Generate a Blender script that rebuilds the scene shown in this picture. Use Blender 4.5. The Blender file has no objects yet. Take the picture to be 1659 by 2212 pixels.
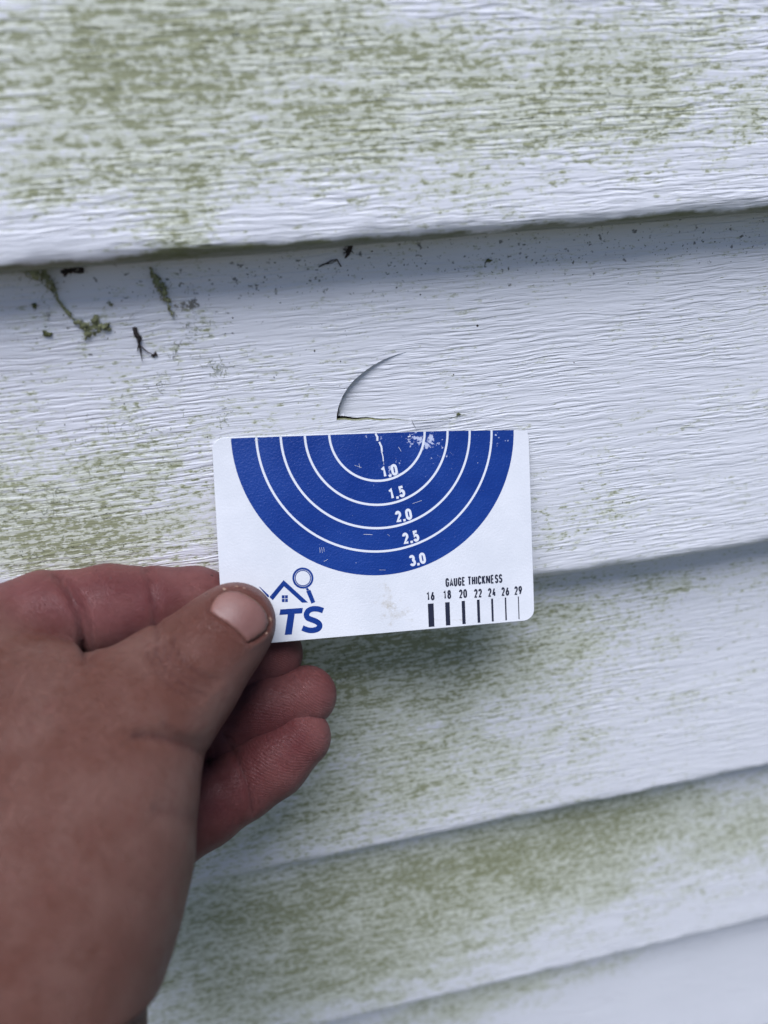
import bpy, math, random
import numpy as np
from mathutils import Matrix, Vector
from mathutils.geometry import delaunay_2d_cdt

random.seed(7)
rng = np.random.default_rng(11)
SC = bpy.context.scene
COL = SC.collection

# ------------------------------------------------------------------ camera
# axes of the wall seen from the camera (x right, y down, z forward)
RX = np.array([0.97847294, -0.13404707, 0.15691425])    # along the wall
RD = np.array([0.04120968, 0.87193073, 0.48789196])     # down the wall
RN = np.array([-0.20221884, -0.4709227, 0.85868467])    # into the wall
F, CX, CY = 1660.0, 829.5, 1106.0                       # survey pixels
PITCH, EDGE0, LIP = 103.09, 30.9, 10.4                  # mm
EDGES = {0: 32.9, 1: 134.2, 2: 240.4, 3: 345.6, 4: 447.5}
CAMY = -180.0                                           # mm in front of the wall
H0 = 449.0 + 55.0                           # camera height above the ground, mm


def edge(k):
    return EDGES.get(k, EDGE0 + k * PITCH)


def w_from_cam(p):
    """camera space (mm) -> world (mm); x along wall, y into wall, z up"""
    p = np.asarray(p, float)
    return np.stack([p @ RX, p @ RN + CAMY, H0 - p @ RD], -1)


def ray(px, py):
    return np.array([(px - CX) / F, (py - CY) / F, 1.0])


def at_depth(px, py, d):
    return w_from_cam(ray(px, py) * d)


CAMW = w_from_cam([0, 0, 0])
cam_d = bpy.data.cameras.new('camera')
cam = bpy.data.objects.new('camera', cam_d)
COL.objects.link(cam)
right = np.array([RX[0], RN[0], -RD[0]])
down = np.array([RX[1], RN[1], -RD[1]])
fwd = np.array([RX[2], RN[2], -RD[2]])
M = Matrix.Identity(4)
for i in range(3):
    M[i][0] = right[i]; M[i][1] = -down[i]; M[i][2] = -fwd[i]
    M[i][3] = CAMW[i] / 1000
cam.matrix_world = M
cam_d.sensor_fit = 'VERTICAL'
cam_d.sensor_height = 36.0
cam_d.lens = F / 2212 * 36
cam_d.clip_start = 0.005
cam_d.clip_end = 500
cam_d.dof.use_dof = True
cam_d.dof.focus_distance = 0.207
cam_d.dof.aperture_fstop = 7.2
SC.camera = cam

# ------------------------------------------------------------------ light
SUN_EL, SUN_AZ = 74.0, 205.0       # azimuth clockwise from +Y
w = bpy.data.worlds.new('World'); SC.world = w
w.use_nodes = True
nt = w.node_tree; nt.nodes.clear()
sky = nt.nodes.new('ShaderNodeTexSky'); sky.sky_type = 'NISHITA'
sky.sun_disc = False
sky.sun_elevation = math.radians(SUN_EL)
sky.sun_rotation = math.radians(SUN_AZ)
sky.dust_density = 0.4
sky.ozone_density = 1.6
bg = nt.nodes.new('ShaderNodeBackground'); bg.inputs['Strength'].default_value = 0.066
wo = nt.nodes.new('ShaderNodeOutputWorld')
tint = nt.nodes.new('ShaderNodeMix'); tint.data_type = 'RGBA'; tint.blend_type = 'MULTIPLY'   # slightly violet overcast
tint.inputs[0].default_value = 1.0; tint.inputs[7].default_value = (1.01, .955, 1.06, 1)
nt.links.new(sky.outputs[0], tint.inputs[6]); nt.links.new(tint.outputs[2], bg.inputs[0]); nt.links.new(bg.outputs[0], wo.inputs[0])
sd = bpy.data.lights.new('sun', 'SUN'); sd.energy = 5.0; sd.angle = math.radians(48)
sd.color = (0.91, 0.925, 1.0)
sun = bpy.data.objects.new('sun', sd); COL.objects.link(sun)
el, az = math.radians(SUN_EL), math.radians(SUN_AZ)
to_sun = Vector((math.sin(az) * math.cos(el), math.cos(az) * math.cos(el), math.sin(el)))
sun.rotation_euler = to_sun.to_track_quat('Z', 'Y').to_euler()
sun.location = (0, -3, 4)
SC.view_settings.view_transform = 'Standard'
SC.view_settings.look = 'None'
SC.view_settings.exposure = 0.38
SC.view_settings.gamma = 1.0


# ------------------------------------------------------------------ node helper
class NT:
    def __init__(self, name):
        self.m = bpy.data.materials.new(name); self.m.use_nodes = True
        self.t = self.m.node_tree; self.t.nodes.clear()
        self.out = self.t.nodes.new('ShaderNodeOutputMaterial')
        self.p = self.t.nodes.new('ShaderNodeBsdfPrincipled')
        self.t.links.new(self.p.outputs[0], self.out.inputs[0])
        self.co = self.t.nodes.new('ShaderNodeTexCoord').outputs['Object']

    def put(self, sock, v):
        if isinstance(v, bpy.types.NodeSocket): self.t.links.new(v, sock)
        elif isinstance(v, (tuple, list)) and len(v) == 3 and sock.type == 'RGBA': sock.default_value = (*v, 1)
        else: sock.default_value = v

    def math(self, op, a, b=0.0, c=None, clamp=False):
        n = self.t.nodes.new('ShaderNodeMath'); n.operation = op; n.use_clamp = clamp
        self.put(n.inputs[0], a); self.put(n.inputs[1], b)
        if c is not None: self.put(n.inputs[2], c)
        return n.outputs[0]

    def mapv(self, v, scale, loc=(0, 0, 0), rot=(0, 0, 0)):
        n = self.t.nodes.new('ShaderNodeMapping')
        self.put(n.inputs[0], v); n.inputs['Scale'].default_value = scale
        n.inputs['Location'].default_value = loc; n.inputs['Rotation'].default_value = rot
        return n.outputs[0]

    def vadd(self, a, b):
        n = self.t.nodes.new('ShaderNodeVectorMath'); n.operation = 'ADD'
        self.put(n.inputs[0], a); self.put(n.inputs[1], b); return n.outputs[0]

    def comb(self, x=0.0, y=0.0, z=0.0):
        n = self.t.nodes.new('ShaderNodeCombineXYZ')
        for i, v in enumerate((x, y, z)): self.put(n.inputs[i], v)
        return n.outputs[0]

    def noise(self, v, scale=1.0, detail=3.0, rough=0.5, dist=0.0):
        n = self.t.nodes.new('ShaderNodeTexNoise')
        self.put(n.inputs['Vector'], v); n.inputs['Scale'].default_value = scale
        n.inputs['Detail'].default_value = detail; n.inputs['Roughness'].default_value = rough
        n.inputs['Distortion'].default_value = dist
        return n.outputs['Fac']

    def attr(self, name):
        n = self.t.nodes.new('ShaderNodeAttribute'); n.attribute_name = name
        return n.outputs['Fac']

    def ramp(self, v, a, b, o0=0.0, o1=1.0, smooth=True):
        n = self.t.nodes.new('ShaderNodeMapRange')
        n.interpolation_type = 'SMOOTHSTEP' if smooth else 'LINEAR'
        self.put(n.inputs[0], v)
        for i, x in enumerate((a, b, o0, o1)): n.inputs[i + 1].default_value = x
        return n.outputs[0]

    def mix(self, f, a, b):
        n = self.t.nodes.new('ShaderNodeMix'); n.data_type = 'RGBA'
        self.put(n.inputs[0], f); self.put(n.inputs[6], a); self.put(n.inputs[7], b)
        return n.outputs[2]

    def bump(self, h, dist, strength=1.0, normal=None):
        n = self.t.nodes.new('ShaderNodeBump')
        n.inputs['Strength'].default_value = strength; n.inputs['Distance'].default_value = dist
        self.put(n.inputs['Height'], h)
        if normal is not None: self.put(n.inputs['Normal'], normal)
        return n.outputs[0]

    def done(self, color, rough=0.5, normal=None, **kw):
        self.put(self.p.inputs['Base Color'], color)
        self.put(self.p.inputs['Roughness'], rough)
        if normal is not None: self.put(self.p.inputs['Normal'], normal)
        for k, v in kw.items(): self.put(self.p.inputs[k.replace('_', ' ')], v)
        return self.m


# ------------------------------------------------------------------ materials
def siding_material():
    n = NT('textured_vinyl_siding')
    co = n.co
    warp = n.noise(n.mapv(co, (26, 60, 70)), 1, 2)
    warp2 = n.noise(n.mapv(co, (90, 60, 160), (5, 2, 1)), 1, 2)
    off = n.math('ADD', n.math('MULTIPLY', n.math('SUBTRACT', warp, .5), 0.0022),
                 n.math('MULTIPLY', n.math('SUBTRACT', warp2, .5), 0.0010))
    v = n.vadd(co, n.comb(0.0, 0.0, off))
    g1 = n.noise(n.mapv(v, (84, 140, 1220)), 1, 1.8, .45)
    g2 = n.noise(n.mapv(v, (260, 300, 2300), (3, 1, 7)), 1, 2, .5)
    g3 = n.noise(n.mapv(co, (30, 30, 90), (8, 2, 3)), 1, 2)
    ridge = n.ramp(g1, .38, .62)
    fine = n.ramp(g2, .3, .7)
    h = n.math('ADD', n.math('MULTIPLY', ridge, .75), n.math('MULTIPLY', fine, .3))
    fade = n.ramp(g3, .3, .65, .3, 1.0)
    h = n.math('MULTIPLY', h, fade)
    # growth
    A = n.attr('algae'); D = n.attr('dirt')
    n1 = n.noise(n.mapv(co, (60, 90, 95), (1, 4, 2)), 1, 6, .68)
    n1b = n.noise(n.mapv(co, (520, 520, 900), (2, 9, 5)), 1, 4, .68)
    n2 = n.noise(n.mapv(v, (300, 300, 1500), (9, 0, 2)), 1, 3, .65)
    groove = n.math('SUBTRACT', 1.0, ridge)
    s1 = n.math('SUBTRACT', n1, .5); s1b = n.math('SUBTRACT', n1b, .5); s2 = n.math('SUBTRACT', n2, .5)
    cov = n.math('ADD', n.math('MULTIPLY', A, 1.3), n.math('MULTIPLY', s1, 1.6))
    cov = n.math('ADD', cov, n.math('MULTIPLY', s1b, 1.9))
    cov = n.math('ADD', cov, n.math('MULTIPLY', s2, 1.2))
    cov = n.math('ADD', cov, n.math('MULTIPLY', n.math('SUBTRACT', groove, .5), .22))
    on = n.ramp(A, .02, .2)
    wash = n.math('MULTIPLY', n.ramp(cov, .22, .80), on)
    cov2 = n.math('ADD', cov, n.math('MULTIPLY', s2, 1.8))
    cov2 = n.math('ADD', cov2, n.math('MULTIPLY', s1b, 2.4))
    cov2 = n.math('ADD', cov2, n.math('MULTIPLY', n.math('SUBTRACT', groove, .5), .35))
    dark = n.math('MULTIPLY', n.ramp(cov2, .76, 1.55), on)
    n4 = n.noise(n.mapv(co, (1100, 1100, 1500), (0, 3, 2)), 1, 2, .5)
    sp = n.math('ADD', n4, n.math('MULTIPLY', s1, .35))
    sp = n.math('ADD', sp, n.math('MULTIPLY', n.math('MAXIMUM', A, D), .12))
    speck = n.math('MULTIPLY', n.ramp(sp, .77, .84), n.ramp(n.math('MAXIMUM', A, D), .03, .25))
    n5 = n.noise(n.mapv(co, (420, 420, 520), (7, 3, 2)), 1, 3, .6)
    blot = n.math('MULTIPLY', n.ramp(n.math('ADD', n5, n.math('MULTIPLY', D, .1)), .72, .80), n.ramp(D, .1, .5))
    tone = n.noise(n.mapv(co, (14, 14, 22)), 1, 3)
    base = n.mix(tone, (.722, .726, .765), (.797, .802, .835))
    edge = n.attr('moss_gap_shade')  # moss along the lap noses, plus shade painted into the crack's cut faces
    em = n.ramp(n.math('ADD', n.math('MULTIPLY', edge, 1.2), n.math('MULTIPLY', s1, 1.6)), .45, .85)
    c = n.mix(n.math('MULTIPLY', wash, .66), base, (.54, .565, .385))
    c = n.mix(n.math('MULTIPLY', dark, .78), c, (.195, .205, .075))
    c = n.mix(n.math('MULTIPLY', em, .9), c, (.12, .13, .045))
    c = n.mix(n.math('MULTIPLY', speck, .85), c, (.055, .065, .03))
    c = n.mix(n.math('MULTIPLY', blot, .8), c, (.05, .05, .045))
    hb = n.math('ADD', h, n.math('MULTIPLY', dark, .25))
    nm = n.bump(hb, 0.00018, 1.0)
    rough = n.math('ADD', .34, n.math('MULTIPLY', wash, .35))
    return n.done(c, rough, nm, Specular_IOR_Level=.5)


def skin_material():
    n = NT('skin')
    co = n.co
    blood = n.attr('blood'); crease = n.attr('crease'); ph = n.attr('print_phase'); pm = n.attr('print_mask')
    m1 = n.noise(n.mapv(co, (75, 75, 75)), 1, 4, .6)
    m2 = n.noise(n.mapv(co, (300, 300, 300)), 1, 4, .65)
    m3 = n.noise(n.mapv(co, (900, 900, 900), (4, 1, 2)), 1, 2, .5)
    tan = n.mix(n.ramp(m1, .35, .65), (.168, .066, .047), (.215, .106, .083))
    tan = n.mix(n.ramp(m2, .48, .72, 0, .5), tan, (.17, .055, .040))
    palm = n.mix(n.ramp(m1, .35, .65), (.155, .043, .043), (.210, .075, .070))
    palm = n.mix(n.ramp(m2, .45, .75, 0, .3), palm, (.11, .027, .030))
    c = n.mix(blood, tan, palm)
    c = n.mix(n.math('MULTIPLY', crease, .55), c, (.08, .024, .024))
    spots = n.ramp(m3, .74, .80)
    c = n.mix(n.math('MULTIPLY', spots, .12), c, (.10, .04, .03))
    vor = n.t.nodes.new('ShaderNodeTexVoronoi'); vor.feature = 'DISTANCE_TO_EDGE'
    n.put(vor.inputs['Vector'], n.vadd(n.mapv(co, (1100, 1100, 1100)), n.comb(n.math('MULTIPLY', m2, 3.0), 0.0, 0.0)))
    cell = n.ramp(vor.outputs['Distance'], 0, .18)
    fine = n.noise(n.mapv(co, (1500, 1500, 1500)), 1, 3, .6)
    vor2 = n.t.nodes.new('ShaderNodeTexVoronoi'); vor2.feature = 'DISTANCE_TO_EDGE'
    n.put(vor2.inputs['Vector'], n.vadd(n.mapv(co, (330, 430, 430)), n.comb(n.math('MULTIPLY', m2, 4.0), n.math('MULTIPLY', m2, -3.0), 0.0)))
    cell2 = n.math('MULTIPLY', n.ramp(vor2.outputs['Distance'], 0, .10), n.math('SUBTRACT', 1.0, blood))
    wob = n.noise(n.mapv(co, (140, 140, 140), (6, 6, 1)), 1, 2)
    line = n.math('SINE', n.math('ADD', n.math('MULTIPLY', ph, 2 * math.pi / 0.58), n.math('MULTIPLY', wob, 16.0)))
    line = n.math('MULTIPLY', n.math('MULTIPLY', line, pm), .9)
    h = n.math('ADD', n.math('MULTIPLY', cell, .85), n.math('MULTIPLY', fine, .35))
    h = n.math('ADD', h, n.math('MULTIPLY', line, .28))
    h = n.math('ADD', h, n.math('MULTIPLY', m2, 1.6))
    h = n.math('ADD', h, n.math('MULTIPLY', cell2, .9))
    nm = n.bump(h, 0.00017, 1.0)
    rough = n.ramp(m2, .3, .7, .34, .50)
    n.p.subsurface_method = 'RANDOM_WALK'
    return n.done(c, rough, nm, Subsurface_Weight=.12, Subsurface_Radius=(1.0, .35, .2), Subsurface_Scale=.0035,
                  Specular_IOR_Level=.35)


def nail_material():
    n = NT('finger_nail')
    m1 = n.noise(n.mapv(n.co, (220, 220, 220)), 1, 3)
    c = n.mix(n.ramp(m1, .35, .65), (.148, .066, .056), (.172, .082, .070))
    c = n.mix(n.math('MULTIPLY', n.attr('border'), .75), c, (.155, .068, .052))
    c = n.mix(n.ramp(n.attr('rim'), .3, .95), c, (.26, .17, .10))
    h = n.noise(n.mapv(n.co, (1200, 400, 1200)), 1, 2)
    return n.done(c, .50, n.bump(h, .00004), Subsurface_Weight=.1, Subsurface_Radius=(1, .4, .3), Subsurface_Scale=.002)


def card_white():
    n = NT('white_card_plastic')
    co = n.co
    a = n.noise(n.mapv(co, (1900, 1900, 1900)), 1, 2, .5)
    d = n.attr('smudge')
    m = n.noise(n.mapv(co, (260, 260, 260)), 1, 5, .7)
    f = n.math('MULTIPLY', n.ramp(n.math('ADD', m, n.math('MULTIPLY', d, .16)), .60, .80), n.ramp(d, .02, .5))
    m2 = n.noise(n.mapv(co, (800, 800, 800), (3, 2, 1)), 1, 3, .6)
    s = n.ramp(m2, .70, .78, 0, .35)
    m3 = n.noise(n.mapv(co, (55, 55, 55), (3, 2, 1)), 1, 4, .6)
    c = n.mix(n.ramp(m3, .3, .7), (.56, .575, .60), (.62, .63, .655))
    c = n.mix(s, c, (.42, .42, .42))
    c = n.mix(n.math('MULTIPLY', f, .6), c, (.36, .32, .24))
    return n.done(c, n.ramp(m3, .3, .7, .30, .40), n.bump(a, .00005, 1.0), Specular_IOR_Level=.5)


def card_blue():
    n = NT('blue_print')
    co = n.co
    a = n.noise(n.mapv(co, (1900, 1900, 1900)), 1, 2, .5)
    wr = n.attr('wear')
    m = n.noise(n.mapv(co, (700, 700, 700)), 1, 4, .7)
    m2 = n.noise(n.mapv(co, (1500, 400, 800), (3, 3, 3)), 1, 3, .6)
    f = n.ramp(n.math('ADD', m, n.math('MULTIPLY', wr, .20)), .70, .76)
    f2 = n.ramp(m2, .735, .77, 0, .5)
    m3 = n.noise(n.mapv(co, (60, 60, 60), (1, 5, 1)), 1, 4, .6)
    c = n.mix(n.ramp(m3, .3, .7), (.001, .024, .170), (.0015, .033, .205))
    c = n.mix(n.math('MAXIMUM', n.math('MULTIPLY', f, .8), f2), c, (.50, .54, .68))
    return n.done(c, n.ramp(m3, .3, .7, .32, .44), n.bump(a, .00012, 1.0), Specular_IOR_Level=.42)


def plain(name, c, rough=.5, var=.15, scale=300, bumpd=0.0, holes=None):
    n = NT(name)
    m = n.noise(n.mapv(n.co, (scale,) * 3), 1, 4, .6)
    lo = tuple(x * (1 - var) for x in c); hi = tuple(min(1, x * (1 + var)) for x in c)
    nm = n.bump(m, bumpd) if bumpd else None
    if holes:
        a = n.noise(n.mapv(n.co, (900, 900, 900), (3, 3, 1)), 1, 3, .7)
        n.put(n.p.inputs['Alpha'], n.ramp(a, holes, holes + .06))
    return n.done(n.mix(m, lo, hi), rough, nm)


M_SIDE = siding_material(); M_SKIN = skin_material(); M_NAIL = nail_material()
M_CW = card_white(); M_CB = card_blue()
M_PW = plain('white_print', (.60, .62, .66), .4, .05, 500)
M_PB = plain('black_print', (.012, .014, .03), .35, .3, 900)
M_WEB = plain('greenish_cobweb', (.24, .25, .13), .9, .5, 700, .0003, .455)
M_WEBG = plain('grey_cobweb', (.27, .26, .23), .9, .4, 700, 0, .52)
M_DARK = plain('dark_debris', (.025, .018, .016), .8, .5, 900, .0001)
M_MOSS = plain('moss_bits', (.12, .13, .05), .9, .5, 900)
M_THREAD = plain('pale_algae_hair', (.25, .27, .14), .9, .4, 900)
M_HOUSE = plain('black_sheathing', (.02, .02, .018), .9, .2, 40)
M_FOUND = plain('foundation_concrete', (.12, .12, .12), .9, .25, 60, .002)
M_SOIL = plain('dark_soil', (.035, .040, .022), .95, .4, 25, .01)
M_HAIR = plain('crack_line', (.16, .17, .13), .9, .3, 600)
M_FLAKE = plain('dry_skin', (.20, .12, .085), .7, .2, 900)


# ------------------------------------------------------------------ object helpers
def mesh_obj(name, verts_mm, faces, mat, parent=None, smooth=True, origin=(0, 0, 0), attrs=None):
    v = (np.asarray(verts_mm, float) - np.asarray(origin, float)) / 1000.0
    me = bpy.data.meshes.new(name)
    me.from_pydata(v.tolist(), [], [tuple(int(i) for i in f) for f in faces])
    me.materials.append(mat)
    if smooth:
        me.polygons.foreach_set('use_smooth', [True] * len(me.polygons))
    for k, a in (attrs or {}).items():
        at = me.attributes.new(k, 'FLOAT', 'POINT')
        at.data.foreach_set('value', np.asarray(a, np.float32))
    me.update()
    o = bpy.data.objects.new(name, me); COL.objects.link(o)
    if parent is not None: o.parent = parent
    else: o.location = np.asarray(origin, float) / 1000.0
    return o


def tag(o, label=None, cat=None, group=None, kind=None):
    if label: o['label'] = label
    if cat: o['category'] = cat
    if group: o['group'] = group
    if kind: o['kind'] = kind
    return o


def empty(name, label, cat, loc=(0, 0, 0)):
    o = bpy.data.objects.new(name, None); COL.objects.link(o)
    o.location = loc; o.empty_display_size = .02
    return tag(o, label, cat)


def box(x0, x1, y0, y1, z0, z1):
    v = [(x, y, z) for x in (x0, x1) for y in (y0, y1) for z in (z0, z1)]
    f = [(0, 1, 3, 2), (4, 6, 7, 5), (0, 4, 5, 1), (2, 3, 7, 6), (0, 2, 6, 4), (1, 5, 7, 3)]
    return v, f


def vnoise(x, z, seed, oct_=3):
    """smooth value noise, numpy"""
    out = np.zeros(np.broadcast(x, z).shape); amp = 1; tot = 0
    for o in range(oct_):
        fx, fz = x * 2 ** o + seed * 17.3, z * 2 ** o + seed * 5.1
        ix, iz = np.floor(fx).astype(int), np.floor(fz).astype(int)
        tx, tz = fx - ix, fz - iz
        tx = tx * tx * (3 - 2 * tx); tz = tz * tz * (3 - 2 * tz)
        def hsh(a, b):
            s = np.sin(a * 127.1 + b * 311.7 + seed * 74.7) * 43758.5453
            return s - np.floor(s)
        n = (hsh(ix, iz) * (1 - tx) + hsh(ix + 1, iz) * tx) * (1 - tz) + (hsh(ix, iz + 1) * (1 - tx) + hsh(ix + 1, iz + 1) * tx) * tz
        out += n * amp; tot += amp; amp *= .5
    return out / tot - .5


# ------------------------------------------------------------------ ground and house wall
ground_v = []
gx = np.concatenate([np.linspace(-40000, -1500, 8), np.linspace(-1200, 1800, 41), np.linspace(2200, 40000, 8)])
gy = np.concatenate([np.linspace(-40000, -1800, 8), np.linspace(-1500, 80, 24), np.linspace(400, 40000, 8)])
GX, GY = np.meshgrid(gx, gy, indexing='ij')
near = np.exp(-((GX / 2500) ** 2 + (GY / 2500) ** 2))
GZ = vnoise(GX / 160, GY / 160, 3) * 14 * near - 6
gv = np.stack([GX, GY, GZ], -1).reshape(-1, 3)
ny = len(gy)
gf = [(i * ny + j, (i + 1) * ny + j, (i + 1) * ny + j + 1, i * ny + j + 1) for i in range(len(gx) - 1) for j in range(ny - 1)]
tag(mesh_obj('ground', gv, gf, M_SOIL), kind='structure')

wall = empty('house_wall', 'white wood-grain vinyl siding wall with green algae stains behind the card', 'wall', (0, 0, 0))


def face_y(D, k):
    """y of the flat face of board k at depth-down D"""
    bottom = edge(k)
    return LIP * (bottom - D) / PITCH


def on_board(px, py, k, lift=0.0):
    """point of the photo carried onto the face of board k, world mm"""
    r = ray(px, py)
    bottom = edge(k)
    # y = r.N*s + CAMY ; D = r.D*s ; y = LIP*(bottom-D)/PITCH - lift
    s = (LIP * bottom / PITCH - lift - CAMY) / (r @ RN + LIP / PITCH * (r @ RD))
    return w_from_cam(r * s)


# stains: (board, px, py, rx px, ry px, amount)
ALG = [
    (0, 380, 300, 300, 200, .50), (0, 120, 150, 260, 170, .50), (0, 420, 60, 300, 120, .42), (0, 800, 100, 260, 120, .40),
    (0, 960, 260, 230, 110, .34), (0, 1250, 130, 300, 150, .36), (0, 700, 300, 140, 120, .30), (0, 390, 500, 70, 70, .38),
    (0, 1010, 400, 150, 90, .20), (0, 40, 420, 120, 70, .22), (0, 1400, 250, 200, 100, .22), (0, 1640, 260, 40, 40, .3),
    (0, 1480, 120, 160, 120, .2), (0, 1500, 300, 160, 90, .12), (0, 60, 500, 140, 40, -.30), (0, 700, 170, 90, 30, -.25), (0, 560, 460, 160, 40, -.2), (0, 880, 20, 60, 40, -.3),
    (1, 40, 1050, 260, 170, .34), (1, 260, 1120, 220, 120, .26), (1, 380, 760, 90, 90, .10), (1, 330, 900, 160, 120, .10),
    (1, 1330, 1060, 60, 60, .12), (1, 1250, 1130, 120, 60, .12), (1, 60, 1190, 300, 60, .34), (1, 640, 1000, 120, 100, .12),
    (2, 830, 1370, 260, 60, .55), (2, 950, 1430, 260, 80, .40), (2, 1200, 1400, 200, 70, .26), (2, 850, 1600, 280, 120, .30),
    (2, 600, 1790, 260, 70, .38), (2, 1000, 1700, 200, 80, .20), (2, 1400, 1270, 280, 40, .20), (2, 700, 1500, 160, 100, .30),
    (3, 620, 1930, 320, 70, .48), (3, 1080, 1840, 320, 60, .50), (3, 480, 2080, 300, 110, .48), (3, 850, 2020, 300, 90, .42),
    (3, 1300, 1760, 260, 60, .40), (3, 1220, 1900, 260, 80, .38), (3, 1560, 1780, 100, 60, .22), (3, 1620, 1820, 100, 60, .28),
    (3, 700, 2150, 300, 60, .40), (2, 1050, 1560, 480, 190, .14), (3, 1350, 1850, 380, 130, .14), (1, 500, 1150, 500, 60, .12),
    (4, 950, 2180, 250, 60, .44), (4, 1180, 2110, 220, 40, .30),
]
DRT = [(0, 830, 300, 900, 300, .25), (1, 830, 560, 900, 70, .85), (1, 1500, 520, 400, 60, .6), (1, 350, 700, 500, 130, .45),
       (1, 1000, 1000, 900, 320, .22), (2, 1300, 1290, 500, 50, .4), (3, 1600, 1850, 160, 100, .7), (2, 1100, 1400, 500, 100, .4)]


def density(lst, k, X, Z):
    out = np.zeros(X.shape)
    for (b, px, py, rx, ry, a) in lst:
        if b != k: continue
        c0 = on_board(px, py, k)
        cx = on_board(px + 10, py, k); cy = on_board(px, py + 10, k)
        sx = abs(cx[0] - c0[0]) / 10 * rx; sz = abs(cy[2] - c0[2]) / 10 * ry
        out += a * np.exp(-(((X - c0[0]) / sx) ** 2 + ((Z - c0[2]) / sz) ** 2) * .9)
    return out


def profile(k, fine):
    """list of (D offset above bottom edge, y) from the tucked top to the inner return"""
    top = PITCH + 13.0
    st = 1.1 if fine else 12.0
    hs = list(np.arange(top, 5.0, -st)) if fine else list(np.linspace(top, 5.0, 9))
    pts = [(h, LIP * h / PITCH) for h in hs]
    r = 4.6
    y0 = LIP * 4.6 / PITCH
    for a in np.linspace(0, 90, 9 if fine else 4):       # rounded nose
        t = math.radians(a)
        pts.append((r - r * math.sin(t), y0 * (1 - math.sin(t)) + 4.2 * (1 - math.cos(t))))
    pts.append((0.6, 8.6)); pts.append((1.6, LIP + 3.5))
    return pts


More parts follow.
